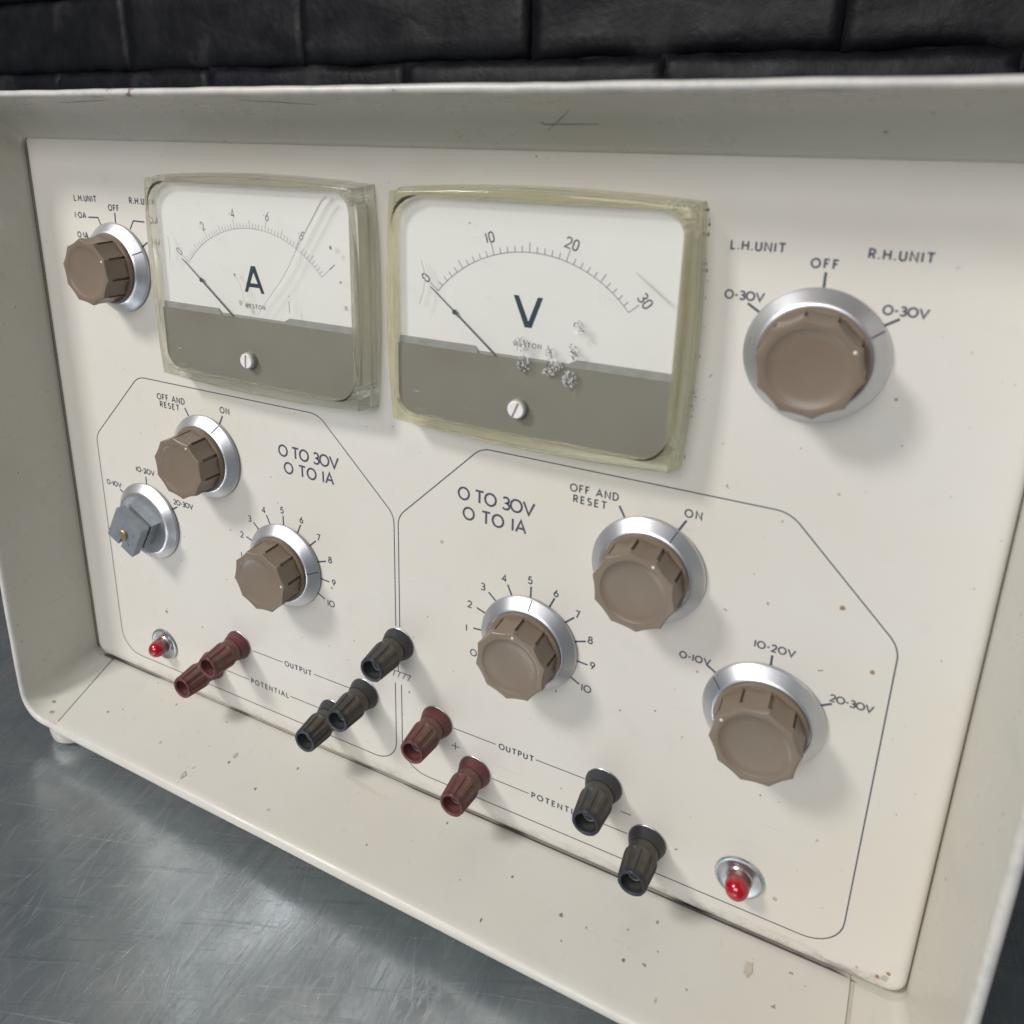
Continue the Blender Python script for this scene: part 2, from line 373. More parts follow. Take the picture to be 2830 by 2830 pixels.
# ================================================================== BACKGROUND WALL
TZ = -38.5      # table surface (mm, panel coordinates)
WY = 400.0
wall = empty("brick_wall", (-300, WY, TZ), "rough black painted brick wall behind the metal bench and instrument", "wall")
bm = bmesh.new()
nx, nz = 90, 40
g0 = [[bm.verts.new((-1800+3000*i/nx, WY+9+2.0*noise.noise(Vector((i*.7, j*.9, 3))), TZ-60+1500*j/nz)) for i in range(nx+1)] for j in range(nz+1)]
for j in range(nz):
    for i in range(nx): bm.faces.new((g0[j][i], g0[j][i+1], g0[j+1][i+1], g0[j+1][i]))
obj("mortar", bm, wall, (0, 0, 0), mMortar)
def brick_mesh(seed, L=231.4, H=73.8):
    bm = bmesh.new(); nx, nz = 22, 9; rnd = random.Random(seed); ox = rnd.random()*50
    grid = []
    for j in range(nz+1):
        row = []
        for i in range(nx+1):
            u, v = i/nx, j/nz
            ex = min(u, 1-u)*L; ez = min(v, 1-v)*H; e = min(ex, ez)
            x = (u-.5)*L; z = (v-.5)*H
            nn = noise.noise(Vector((x*.02+ox, z*.03, seed))); n2 = noise.noise(Vector((x*.07, z*.09+ox, seed+9)))
            y = -2.6*nn-1.6*n2
            if e < 7: y += (4.0 if ez < ex else .35)*(1-e/7)**2*(1+.6*nn)
            if e < 1: x += 3.0*n2; z += 2.4*nn+1.6*n2
            row.append(bm.verts.new((x, y, z)))
        grid.append(row)
    for j in range(nz):
        for i in range(nx): bm.faces.new((grid[j][i], grid[j][i+1], grid[j+1][i+1], grid[j+1][i]))
    rim = [grid[0][i] for i in range(nx+1)]+[grid[j][nx] for j in range(1, nz+1)]+[grid[nz][i] for i in range(nx-1, -1, -1)]+[grid[j][0] for j in range(nz-1, 0, -1)]
    bk = [bm.verts.new((v.co.x, 14, v.co.z)) for v in rim]
    for i in range(len(rim)):
        j = (i+1) % len(rim); bm.faces.new((rim[i], bk[i], bk[j], rim[j]))
    bmesh.ops.recalc_face_normals(bm, faces=bm.faces)
    for f in bm.faces: f.smooth = True
    return mesh("brick", bm, mBrick)
bms = [brick_mesh(k) for k in range(7)]
JZ = 320.0       # the bed joint that shows above the case
for row in range(-5, 9):
    z = JZ+37.5+75*row+random.uniform(-1.2, 1.2)
    for c in range(-7, 5):
        x = -131+116+232*c + (0 if row % 2 == 0 else 110) + random.uniform(-3, 3)
        o = obj("brick", random.choice(bms), wall, (x, WY, z)); o.rotation_euler = (0, random.uniform(-.012, .012), 0)
        if random.random() < .5: o.rotation_euler[1] += math.pi

# ================================================================== METAL BENCH TOP
bm = bmesh.new(); box(bm, -1300, 900, -430, WY+8, TZ-40, TZ)
bmesh.ops.bevel(bm, geom=[e for e in bm.edges], offset=2.0, segments=2, affect='EDGES')
tb = obj("metal_bench_top", bm, None, (0, 0, 0), mTable)
tb['label'] = "scratched blue grey metal bench top the instrument stands on"; tb['category'] = "bench"

# ================================================================== POWER SUPPLY
ps = empty("bench_power_supply", (0, 120, TZ), "old cream twin bench power supply with two meters, brown knobs and terminals", "power supply")
YF = -36.5
XL, XR, ZB, ZT = -197.6, 200.2, -22.6, 265.6        # inner edge of the rim
# --- frame (sloping inner faces) : loops from the rim back to the panel
def zt(y):   # top face profile
    t = (y-YF)/(-YF)
    return ZT + (251.3-ZT)*(.12*t+.88*t**3.3)
ys = [YF, -34, -30, -25, -20, -15, -11, -8, -6.5, -5, -3.8, -2.8, -2, -1.4, -.9, -.4, 0, 7]
bm = bmesh.new(); loops = []
for y in ys:
    t = min(1, (y-YF)/(-YF)); e = 1-(1-t)**1.3
    z_top = zt(y) if y < -1.2 else {-.9: 251.75, -.4: 251.55, 0: 251.7}.get(y, 252.3)
    loops.append(rrect(XL+(-193.2-XL)*t, XR+(193.2-XR)*t, ZB+(-11.6-ZB)*t, z_top, 11.5+(5-11.5)*e, y, 8))
loft(bm, loops)
frame = obj("front_frame", bm, ps, (0, 0, 0), mCase, sharp=60)
# rolled rim bead
bm = bmesh.new(); loops = []
Wd = 3.6
for k in range(9):
    a = math.pi*k/8; o_ = Wd/2*(1-math.cos(a)); yy = YF-1.9*math.sin(a)
    rr = 11.5+o_
    loops.append(rrect(XL-o_, XR+o_, ZB-o_, ZT+o_*.75, rr, yy, 8))
o_ = Wd
loops.append(rrect(XL-o_, XR+o_, ZB-o_, ZT+o_*.75, 11.5+o_, YF+5, 8))
loops.append(rrect(XL-o_+.8, XR+o_-.8, ZB-o_+.8, ZT+o_*.75-.8, 11.5+o_-.8, YF+6, 8))
# finer subdivision along the straight sides for small dents
def subdiv(lp, n=34):
    out = []; m = len(lp)
    for i in range(m):
        a, b = Vector(lp[i]), Vector(lp[(i+1) % m]); L = (b-a).length; q = max(1, int(L/7)) if L > 20 else 1
        out.append((tuple(a), tuple(b), q))
    return out
base = subdiv(loops[0]); qs = [q for _, _, q in base]; L2 = []
for li, lp in enumerate(loops):
    o2 = []; m = len(lp)
    for i in range(m):
        a, b = Vector(lp[i]), Vector(lp[(i+1) % m])
        for q in range(qs[i]):
            p = a.lerp(b, q/qs[i]); nn = noise.noise(p*.05+Vector((0, 0, 5)))
            p = p + Vector((0, .35*nn, .25*noise.noise(p*.11)))
            o2.append(tuple(p))
    L2.append(o2)
loft(bm, L2)
obj("rolled_rim", bm, frame, (0, 0, 0), mRim, sharp=60)
# outer case
bm = bmesh.new(); e = .8
loft(bm, [rrect(XL-Wd+e, XR+Wd-e, ZB-Wd+e, ZT+Wd*.75-e, 14, y, 8) for y in (YF+6, 60, 160, 255)]+[rrect(XL+4, XR-4, ZB+4, ZT-5, 10, 262, 8)], cap1=True)
obj("case", bm, ps, (0, 0, 0), mCase, sharp=40)
bm = bmesh.new(); box(bm, -196, 196, 7.2, 9, -18, 256); obj("interior_shade_sheet", bm, ps, (0, 0, 0), mVoid)  # black sheet added to stand for the unlit inside of the case
# bottom cover strip with its two seams
def zbf(y): return ZB+(-11.6-ZB)*(y-YF)/(-YF)
bm = bmesh.new(); sec = []
prof = [(5.0, zbf(0)-.1), (.8, zbf(0)+.55), (-1.5, zbf(-1.5)+.75), (-34.5, zbf(-34.5)+.75), (-37.2, ZB+.55), (-38.9, ZB-.9), (-39.1, ZB-2.2), (-38.2, ZB-3.7), (-36, ZB-4.5), (-30, ZB-4.5)]
xs = [-1.0+2.0*i/60 for i in range(61)]
for u in xs:
    lp = []
    for k, (y, z) in enumerate(prof):
        xl = -180.3+4.4*min(1, max(0, -y/36)); x = -xl*0+(xl if u < 0 else (177.0-1.0*min(1, max(0, -y/36))))*abs(u)
        nn = noise.noise(Vector((x*.035, 1.5, k*.2)))
        yy = y; zz = z+(.22*nn if k > 1 else 0)
        if k <= 1 and (-146 < x < 4.5): yy = y+.0; zz = z+.55      # the back edge steps where the sheet was notched
        lp.append((x, yy, zz))
    sec.append(lp)
loft(bm, sec, closed=False)
obj("bottom_cover_strip", bm, ps, (0, 0, 0), mStrip, sharp=50)
for sx, xa, xb in ((0, -181.1, -176.7), (1, 177.9, 176.9)):
    bm = bmesh.new(); s_ = -1 if sx == 0 else 1
    pts = [(xa, .5), (xb, -35.5)]
    v = []
    for x, y in pts: v += [bm.verts.new((x-.55, y, zbf(y)+.12)), bm.verts.new((x+.55, y, zbf(y)+.12))]
    bm.faces.new((v[0], v[1], v[3], v[2])); obj("seam", bm, frame, (0, 0, 0), mScr if sx == 0 else mStainG)
# feet
for fx, fy in ((-181, -23.5), (181, -23.5), (-181, 225), (181, 225)):
    h = ZB-4.4-TZ; bm = bmesh.new(); loops = []
    for r, z in ((12.0, h+.0), (12.4, h-1.2), (12.4, h*.5), (11.8, h*.22), (9.6, .5), (8.8, 0)):
        loops.append([(r*math.cos(2*math.pi*i/40), r*math.sin(2*math.pi*i/40), z) for i in range(40)])
    loft(bm, loops, True, True); obj("foot", bm, ps, (fx, fy, TZ), mCase)
# --- panel
bm = bmesh.new(); loops = []
for ins, y in ((0, 6.5), (0, 4.2), (.35, 2.6), (1.1, 1.4), (2.4, .55), (4.4, .12), (7, 0)):
    loops.append(rrect(-192.6+ins, 193.15-ins*.55, -10.6+ins, 258-ins, 7.5-min(6.5, ins), y, 8))
loft(bm, loops, cap1=True)
panel = obj("front_panel", bm, ps, (0, 0, 0), mPanel, sharp=40)

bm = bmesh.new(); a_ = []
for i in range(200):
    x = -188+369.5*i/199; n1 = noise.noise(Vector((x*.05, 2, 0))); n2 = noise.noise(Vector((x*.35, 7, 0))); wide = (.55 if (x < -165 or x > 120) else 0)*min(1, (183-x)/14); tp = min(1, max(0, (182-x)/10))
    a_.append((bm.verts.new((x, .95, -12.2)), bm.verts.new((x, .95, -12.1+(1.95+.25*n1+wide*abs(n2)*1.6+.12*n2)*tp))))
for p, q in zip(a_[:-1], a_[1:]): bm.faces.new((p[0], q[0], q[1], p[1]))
obj("panel_gap_shade", bm, frame, (0, 0, 0), mGap, smooth=False)  # dark ribbon with ragged edge, painting the shade of the lower gap
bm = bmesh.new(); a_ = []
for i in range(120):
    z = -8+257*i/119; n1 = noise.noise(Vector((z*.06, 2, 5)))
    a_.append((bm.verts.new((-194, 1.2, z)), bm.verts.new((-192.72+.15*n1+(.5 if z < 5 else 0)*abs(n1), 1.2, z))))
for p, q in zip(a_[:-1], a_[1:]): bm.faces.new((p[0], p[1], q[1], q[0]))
obj("panel_gap_shade", bm, frame, (0, 0, 0), mGap, smooth=False)  # same dark ribbon for the shaded gap down the left edge

def text(s, x, z, h, width=None, wd=.42, name="printed_text", parent=None, m=None, lab=None, **k):
    bm = text_bm(s, h, width, wd, **k); o = obj(name, bm, parent or panel, (x, 0, z), m or mInk, smooth=False, keep=True)
    o['label'] = lab or ('dark lettering "%s"' % s.replace('z', '0').replace(':', '.').strip()); return o
def lines(name, strokes, wd, m=None, parent=None, at=(0, 0, 0), y=-.05, lab=None):
    bm = bmesh.new()
    for i, st in enumerate(strokes): ribbon(bm, st, wd, y-.01*(i % 3))
    o = obj(name, bm, parent or panel, at, m or mInk, smooth=False, keep=True)
    if lab: o['label'] = lab
    return o
def fillet(P, rs, closed=False, n=8):
    out = []
    for i, p in enumerate(P):
        if not closed and (i == 0 or i == len(P)-1): out.append(p); continue
        p0, p1, p2 = Vector(P[i-1]), Vector(p), Vector(P[(i+1) % len(P)])
        a = (p0-p1).normalized(); b = (p2-p1).normalized(); ang = a.angle(b); t = rs[i]/math.tan(ang/2)
        q0, q2 = p1+a*t, p1+b*t; c = p1+(a+b).normalized()*(rs[i]/math.sin(ang/2))
        a0 = math.atan2(q0.y-c.y, q0.x-c.x); a1 = math.atan2(q2.y-c.y, q2.x-c.x); d = (a1-a0+math.pi) % (2*math.pi)-math.pi
        out += [(c.x+rs[i]*math.cos(a0+d*k/n), c.y+rs[i]*math.sin(a0+d*k/n)) for k in range(n+1)]
    return out
# unit outlines
rf = [(.4, 67.7), (.4, 116.6), (35.6, 151.4), (138.0, 151.4), (172.1, 116.6), (172.1, -.2), (.8, -.2), (.8, 40.6)]
lf = [(-1.5, 67.7), (-1.5, 116.6), (-36.0, 151.4), (-135.9, 151.4), (-169.2, 117.6), (-169.6, -.2), (-2.2, -.2), (-2.2, 40.6)]
rr_ = [0, 9, 9, 10, 10, 12, 12, 0]
lines("unit_outline", [fillet(rf, rr_)], .42, lab="thin rounded outline round the right hand unit")
lines("unit_outline", [fillet(lf, [0, 9, 10, 10, 9, 12, 11, 0])], .42, lab="thin rounded outline round the left hand unit")
for nm, z_, xa, xb in (("output_line", 29.15, -80, -62.6), ("output_line", 29.15, -45.0, -24.9), ("output_line", 29.2, 25.3, 44.3), ("output_line", 29.2, 61.2, 81), ("potential_line", 12.2, -98.5, -83.8), ("potential_line", 12.2, -59.4, -42.4), ("potential_line", 12.2, 42.8, 59), ("potential_line", 12.2, 83.5, 98.6)):
    lines(nm, [[(xa, z_), (xb, z_)]], .38)
text("OUTPUT", -61.2, 27.9, 2.35, 14.9, .50); text("OUTPUT", 45.7, 27.9, 2.35, 14.6, .50)
text("POTENTIAL", -82.4, 10.9, 2.4, 22.0, .50); text("POTENTIAL", 60.2, 10.9, 2.4, 22.0, .50)
for s_ in (1, -1):
    cx = 26.2 if s_ > 0 else -97.4
    lines("plus_sign", [[(cx-1.8, 20.7), (cx+1.8, 20.7)], [(cx, 18.9), (cx, 22.5)]], .4)
    lines("minus_sign", [[(95.4 if s_ > 0 else -28., 21.0), (99.3 if s_ > 0 else -24.2, 21.0)]], .4)
lines("earth_symbol", [[(-.6, 53), (-.6, 46.6)], [(-5.2, 46.5), (5.5, 46.5)], [(-5.0, 46.5), (-6.2, 43.7)], [(-2.3, 46.5), (-3.2, 43.7)], [(.3, 46.5), (-.9, 43.7)], [(2.8, 46.5), (1.4, 43.7)], [(5.3, 46.5), (3.9, 43.7)]], .36)
text("0 TO 30V", -56.9, 130.2, 4.6, 29.8, .80); text("0 TO 1A", -54.5, 123.0, 4.6, 24.7, .80)
text("0 TO 30V", 26.7, 130.3, 4.6, 29.8, .80); text("0 TO 1A", 28.8, 122.8, 4.6, 24.7, .80)
text("OFF AND", -124.8, 143.1, 2.5, 16.4, .50); text("RESET", -123.5, 139.7, 2.4, 11.5, .50); text("ON", -87.8, 143.1, 2.5, 5.1, .50)
text("OFF AND", 69.3, 143.0, 2.5, 16.6, .50); text("RESET", 70.6, 139.2, 2.4, 11.5, .50); text("ON", 107.7, 142.8, 2.5, 5.2, .50)
text("0-10V", -165.9, 93.4, 2.3, 9.7, .50); text("10-20V", -144.2, 104.6, 2.3, 11.9, .50); text("20-30V", -121.5, 93.1, 2.3, 11.9, .50)
text("0-10V", 110.6, 92.3, 2.3, 9.9, .50); text("10-20V", 133.1, 104.0, 2.35, 12.0, .50); text("20-30V", 156.7, 92.7, 2.3, 11.9, .50)
text("L.H.UNIT", 112.8, 226.6, 2.35, 14.4, .52); text("R.H.UNIT", 147.9, 226.8, 2.35, 15.0, .52); text("OFF", 134.3, 223.3, 2.3, 6.6, .52)
text("0-30V", 112.7, 212.7, 2.3, 10.5, .52); text("0-30V", 153.4, 212.6, 2.3, 10.5, .52)
text("L.H.UNIT", -163.0, 226.4, 2.3, 14.0, .50); text("R.H.UNIT", -128.8, 226.8, 2.3, 14.8, .50); text("OFF", -141.9, 223.3, 2.3, 6.2, .50)
text("1:0A", -163.7, 219.2, 2.25, 6.9, .50); text("0:1A", -163.6, 210.8, 2.25, 6.6, .50); text("1:0A", -120.0, 219.2, 2.25, 6.9, .50); text("0:1A", -119.5, 210.8, 2.25, 6.6, .50)
def ray(c, a, r0, r1): return [(c[0]+r0*math.sin(R(a)), c[1]+r0*math.cos(R(a))), (c[0]+r1*math.sin(R(a)), c[1]+r1*math.cos(R(a)))]
K = {'K1': (-139.4, 199.6), 'K5': (138.3, 199.3), 'K2': (-97.5, 121.5), 'K6': (97.5, 121.3), 'K3': (-138.6, 80.7), 'K8': (138.4, 80.5), 'K4': (-57.0, 80.0), 'K7': (56.4, 79.8)}
def tick(c, a, r1=22.9, wd=.72): lines("tick_mark", [ray(c, a, 18.2, r1)], wd)
for k, sgn in (('K7', 1), ('K4', 1)):
    for n in range(11):
        a = -117.8+23.6*n; tick(K[k], a, wd=.66)
        rr = (25.3-.6*math.sin(R(a)) if k == 'K7' else 25.3)+(.9 if n == 10 else 0)
        o = text(str(n), K[k][0]+rr*math.sin(R(a-1)), K[k][1]+rr*math.cos(R(a-1)), 2.7, None, .50, center=True, track=.22)
for k in ('K2', 'K6'):
    for a in (-28.8, 28.2): tick(K[k], a)
for k in ('K5',): 
    for a in (-57, -.3, 57.3): tick(K[k], a)
for k in ('K3', 'K8'):
    for a in (-58, .8, 59.3): tick(K[k], a, 22.1)
tick(K['K1'], 2.5); tick(K['K1'], 57.6, 22.1); tick(K['K1'], -57.6, 22.1)
c = K['K1']; lines("tick_mark", [[(-155.3, 219.7), (-149.2, 219.9), (-147.9, 216.8)]], .6); lines("tick_mark", [[(-121.3, 219.7), (-127.7, 219.8), (-130.2, 216.2)]], .6)

# --- stains on the paint: small irregular films
def blob(name, x, z, rx, rz, m, y=-.035, seed=0, parent=None, n=16, jag=.2, ypos=0, tilt=None):
    rnd = random.Random(seed*7+int(x*10)); bm = bmesh.new(); vs = []
    for i in range(n):
        a = 2*math.pi*i/n; q = 1+rnd.uniform(-jag, jag)
        px, pz = rx*q*math.cos(a), rz*q*math.sin(a); vs.append(bm.verts.new((px, (tilt*pz if tilt else 0)+y, pz)))
    f = bm.faces.new(vs); f.normal_update()
    if f.normal.y > 0: f.normal_flip()
    return obj(name, bm, parent or panel, (x, ypos, z), m, smooth=False, keep=True)
for i, (x, z, r, m) in enumerate([(-134.7, 32.6, .85, mStainB), (155.8, 124.8, .8, mStainB), (166.5, 106.4, .75, mStainB), (92.1, 63.8, .35, mStainD), (104.3, 68.4, .35, mStainD), (67.9, 62.7, .4, mStainD),
        (-87.6, 88.5, .5, mStainG), (-50.6, 45.8, .25, mStainD), (136.2, 148.1, .45, mStainG), (130.2, 128.8, .3, mStainG), (19.8, 110.8, .8, mStainG), (72.1, 20.6, .35, mStainB),
        (-32.9, 75.6, .5, mStainB), (-120.5, 64.4, .3, mStainD), (150, 160, .5, mStainG), (160, 190, .45, mStainB), (175, 205, .3, mStainG), (120, 30, .3, mStainG), (160, 40, .5, mStainG), (-60, 55, .35, mStainG), (-160, 200, .25, mStainG), (180, 60, .35, mStainG), (150.5, 10, .9, mStainG), (186.2, -3.6, 1.3, mStainG), (184.2, -4.2, .8, mStainB), (187.0, -1.2, .7, mStainB), (178, -3.9, .6, mStainG)]):
    blob("paint_spot", x, z, r*.9, r, m, seed=i)
# spots on the bottom strip (lying on its sloping top face)
def spot_b(x, y, rx, ry, m, seed):
    rnd = random.Random(seed); bm = bmesh.new(); vs = []; n = 12; sl = (-11.6-ZB)/36.5
    for i in range(n):
        a = 2*math.pi*i/n; q = 1+rnd.uniform(-.35, .35); px, py = rx*q*math.cos(a), ry*q*math.sin(a)
        vs.append(bm.verts.new((px, py, py*sl)))
    f = bm.faces.new(vs); f.normal_update()
    if f.normal.z < 0: f.normal_flip()
    obj("paint_spot", bm, frame, (x, y, zbf(y)+1.08), m, smooth=False, keep=True)
for i, (x, y, rx, ry, m) in enumerate([(-79.2, -16.6, .8, 1.3, mStainG), (-79.5, -20.4, .35, .6, mStainD), (-95.1, -32.7, 1.0, 1.6, mStainG), (-59.6, -25.3, .4, .5, mStainD), (59.5, -14.2, .38, .5, mStainD), (81.4, -19, .38, .5, mStainD),
        (106.6, -23.4, .45, .6, mStainD), (146.1, -9.9, 1.6, 2.6, mStainG), (55.1, -31.7, .3, .8, mStainD), (26.2, -6.4, .35, .4, mStainD), (-188.8, -29.4, .5, .7, mStainD), (-184.4, -33.8, .6, .7, mStainD), (-156.3, -23, .35, .5, mStainD),
        (-48, -30.2, .9, .4, mStainG), (-118, -25.1, .3, .6, mStainG), (120, -30, .3, .7, mStainG), (0, -26, .3, .4, mStainB)]): spot_b(x, y, rx, ry, m, i)
for i in range(28):       # fine dirt specks, too small to tell apart singly elsewhere than by eye
    x, z = random.uniform(-185, 185), random.uniform(2, 245); q = random.uniform(.12, .26); blob("dirt_speck", x, z, q, q*random.uniform(.8, 1.6), random.choice((mStainG, mStainD, mStainG, mScr)), seed=100+i, n=7)
def scratch(name, pts, wd, m, parent, at=(0, 0, 0)):
    bm = bmesh.new(); P = [Vector(p) for p in pts]; vs = []
    for i, p in enumerate(P):
        d = (P[min(i+1, len(P)-1)]-P[max(i-1, 0)]).normalized(); n_ = Vector((0, -1, 0)) if abs(d.y) < .8 else Vector((1, 0, 0)); s_ = d.cross(n_).normalized()*wd/2*math.sin(math.pi*(i+.35)/(len(P)-.3))
        vs.append((bm.verts.new(p+s_), bm.verts.new(p-s_)))
    for a, b in zip(vs[:-1], vs[1:]): bm.faces.new((a[0], a[1], b[1], b[0]))
    return obj(name, bm, parent, at, m, smooth=False)
def on_top(x, y): return (x, y, zt(y)-.12)
scratch("scratch", [on_top(57.6, -9.6), on_top(58.6, -8.6), on_top(66, -8.7), on_top(75, -8.8)], .42, mScr, frame)
scratch("scratch", [on_top(58.5, -6.2), on_top(62.5, -9.3), on_top(66.5, -13), on_top(69.5, -17)], .30, mScr, frame)
scratch("scratch", [on_top(-40, -28), on_top(-28, -24), on_top(-14, -20)], .22, mStainG, frame)
scratch("scratch", [on_top(-132, -24), on_top(-112, -27), on_top(-96, -30)], .25, mStainG, frame)
for x, z in ((-192.6-.1, 224.4), (-193.4, 76.0)): pass
blob("paint_spot", -194.6, 102, .5, .5, mScr, seed=5, ypos=-24)

# ================================================================== KNOBS
def fl(r0):
    out = []
    for k in range(10):
        for ph in (-18, -15.8, -15.4, -13, -10, -6, -2, 2, 6, 10, 13, 15.4, 15.8):
            t = abs(ph)/18; r = math.cos(R(18))/math.cos(R(ph)) - .024*(1-t*t)
            out.append((R(36*k+18+ph), r, t))
    return out
FL = fl(1)
def knob_mesh():
    bm = bmesh.new(); loops = []
    def ring(Rc, h, groove, circ=0.): 
        lp = []
        for a, r, t in FL:
            rr = Rc*((1-circ)*r+circ)
            if groove and t > .87: rr = Rc*.905
            lp.append((rr*math.sin(a), -h, rr*math.cos(a)))
        return lp
    for r, h in ((13.2, 4.4), (14.35, 4.7), (14.45, 5.9), (14.2, 6.3)): loops.append(ring(r, h, False, 1.))
    loops.append(ring(13.95, 6.35, True)); loops.append(ring(13.85, 9.5, True)); loops.append(ring(13.75, 14.0, True)); loops.append(ring(13.74, 14.25, False))
    loops.append(ring(13.70, 15.8, False)); loops.append(ring(13.60, 16.2, False)); loops.append(ring(13.35, 16.42, False)); loops.append(ring(12.9, 16.47, False, .1))
    loops.append(ring(10.75, 16.5, False, 1)); loops.append(ring(10.45, 16.35, False, 1)); loops.append(ring(10.1, 16.15, False, 1))
    for r, h in ((8, 15.85), (5, 15.6), (2, 15.5)): loops.append(ring(r, h, False, 1))
    loft(bm, loops, cap0=True, cap1=True); finish(bm, 28); return mesh("knob_cap", bm, mKnob)
def skirt_mesh():
    bm = lathe([(18.2, .15), (18.3, .5), (18.85, .6), (19.0, .95), (18.8, 1.38), (18.5, 1.65), (15.7, 4.18), (15.35, 4.48), (15.0, 4.68), (14.75, 4.75), (14.6, 4.55), (13, 4.5)], 96)
    finish(bm, 30); return mesh("skirt", bm, mAlu)
kmesh, smesh = knob_mesh(), skirt_mesh()
def sleeve_bm(): return lathe([(18.25, .02), (18.25, .5)], 64)
bm = lathe([(18.25, .04), (18.25, .45), (17, .5)], 64); finish(bm); shadow_ring = mesh("gap_shade_ring", bm, mVoid)  # dark ring painting the shade between skirt and panel
def index_bm():
    bm = bmesh.new(); v = [bm.verts.new(p) for p in ((-.2, -1.62, 18.75), (.2, -1.62, 18.75), (.2, -4.75, 15.40), (-.2, -4.75, 15.40))]
    bm.faces.new(v); return mesh("index_line", bm, mPointer)
imesh = index_bm()
bm = lathe([(.5, 16.42), (.5, 16.62), (.3, 16.72), (.05, 16.74)], 14); bmesh.ops.translate(bm, verts=bm.verts, vec=(0, 0, 11.9)); finish(bm); dmesh = mesh("white_dot", bm, mWDot)
klab = {'K1': ("rotary_knob", "brown ten sided knob by the LH UNIT and RH UNIT current ranges, left of the ammeter", 64.3), 'K5': ("rotary_knob", "brown ten sided knob right of the voltmeter", 61.0),
        'K2': ("rotary_knob", "brown ten sided on and reset knob of the left unit", 31.0), 'K6': ("rotary_knob", "brown ten sided on and reset knob of the right unit", 28.0),
        'K4': ("rotary_knob", "brown ten sided knob on the left 0 to 10 scale", 83.3), 'K7': ("rotary_knob", "brown ten sided knob on the right 0 to 10 scale", 3.9), 'K8': ("rotary_knob", "brown ten sided range knob near the lower right corner", -60.6)}
for k, (nm, lab, a) in klab.items():
    o = obj(nm, kmesh, ps, (K[k][0], 0, K[k][1]), rot=(0, R(a), 0), label=lab)
    for nm2, me in (("skirt", smesh), ("index_line", imesh), ("white_dot", dmesh)):
        c_ = bpy.data.objects.new(nm2, me); COL.objects.link(c_); c_.parent = o
    c_ = bpy.data.objects.new("gap_shade_ring", shadow_ring); COL.objects.link(c_); c_.parent = o
# bare spindle: skirt without its cap, grey zinc block
bm = lathe([(18.2, .15), (18.3, .5), (18.85, .6), (19.0, .95), (18.8, 1.42), (18.4, 1.72), (15.9, 3.78), (15.5, 4.1), (15.0, 4.35), (14.2, 4.4), (13.0, 4.0), (9, 3.7), (3, 3.6)], 96); finish(bm, 40)
sk = obj("bare_spindle", mesh("bare_spindle", bm, mAlu), ps, (K['K3'][0], 0, K['K3'][1]), label="range switch with its brown cap missing, bare skirt and grey zinc block")
c_ = bpy.data.objects.new("gap_shade_ring", shadow_ring); COL.objects.link(c_); c_.parent = sk
def rotp(x, z, a=29.4): return (x*math.cos(R(a))+z*math.sin(R(a)), -x*math.sin(R(a))+z*math.cos(R(a)))
bm = bmesh.new()
def prism(bm, poly, h0, h1):
    loft(bm, [[(*[rotp(x, z)[0]], -h, rotp(x, z)[1]) for x, z in poly] for h in (h0, h1)], True, True)
q = 8.5
prism(bm, [(-q+1.0, -q+.9), (q-.7, -q+.9), (q-.7, q-.7), (-q+1.0, q-.7)], 3.5, 8.0)
prism(bm, [(-q+1.8, -q+2.2), (q-1.6, -q+2.2), (q-1.4, q-1.3), (-q+1.8, q-1.3)], 8.0, 10.4)
sl = 0.9     # slot in the front plate
prism(bm, [(-q, -q), (-sl-.2, -q), (-sl-.2, 1.2), (sl-.2, 1.2), (sl-.2, -q), (q, -q), (q, q), (-q, q)], 10.4, 14.5)
bmesh.ops.bevel(bm, geom=[e for e in bm.edges if len(e.link_faces) == 2 and e.calc_face_angle(0) > .5], offset=.22, segments=1, affect='EDGES')
obj("zinc_block", bm, sk, (K['K3'][0], 0, K['K3'][1]), mZinc, sharp=20)
bm = lathe([(2.35, 14.2), (2.35, 15.6), (2.1, 15.85), (.5, 15.9)], 28); obj("brass_screw", bm, sk, (K['K3'][0]-.2, 0, K['K3'][1]-.6), mBrass)
for px_, pz_ in ((4.3, 2.6), (3.4, -4.4)):
    bm = lathe([(1.25, 14.3), (1.2, 14.75), (.9, 14.85), (.3, 14.8)], 20); x_, z_ = rotp(px_, pz_); obj("pin", bm, sk, (K['K3'][0]+x_, 0, K['K3'][1]+z_), mZinc)

# ================================================================== TERMINALS
def term_mesh(m):
    prof = [(5.0, 4.6), (5.45, 4.9), (5.55, 7.2), (5.5, 8.3)]
    bm = bmesh.new(); loops = []; N = 120
    def ring(r, h, f):
        lp = []
        for i in range(N):
            a = 2*math.pi*i/N; c_ = math.cos(10*a); t = 1 if c_ > .15 else (0 if c_ < -.25 else (c_+.25)/.4)
            rr = r-f*(1-t); lp.append((rr*math.sin(a), -h, rr*math.cos(a)))
        return lp
    for r, h, f in ((4.6, 4.5, 0), (5.35, 4.75, 0), (5.45, 7.4, 0), (5.5, 8.1, 0), (5.95, 8.5, 0), (6.0, 9.2, .0), (5.98, 9.6, .35), (5.95, 10.2, .62), (5.6, 14, .66), (5.25, 18.0, .62), (5.2, 18.7, .35), (5.1, 19.3, .12), (4.85, 19.55, 0)): loops.append(ring(r, h, f))
    for r, h in ((4.1, 19.6), (3.75, 19.35), (3.6, 18.8), (3.4, 12.0), (1.0, 11.5)): loops.append(ring(r, h, 0))
    loft(bm, loops, True, True); finish(bm, 32); return mesh("terminal_cap", bm, m)
def coll_mesh(m):
    bm = lathe([(6.3, .3), (6.95, .7), (6.9, 1.1), (6.1, 3.2), (5.75, 4.25), (5.3, 4.4), (4.6, 4.45)], 56); finish(bm, 35); return mesh("collar", bm, m)
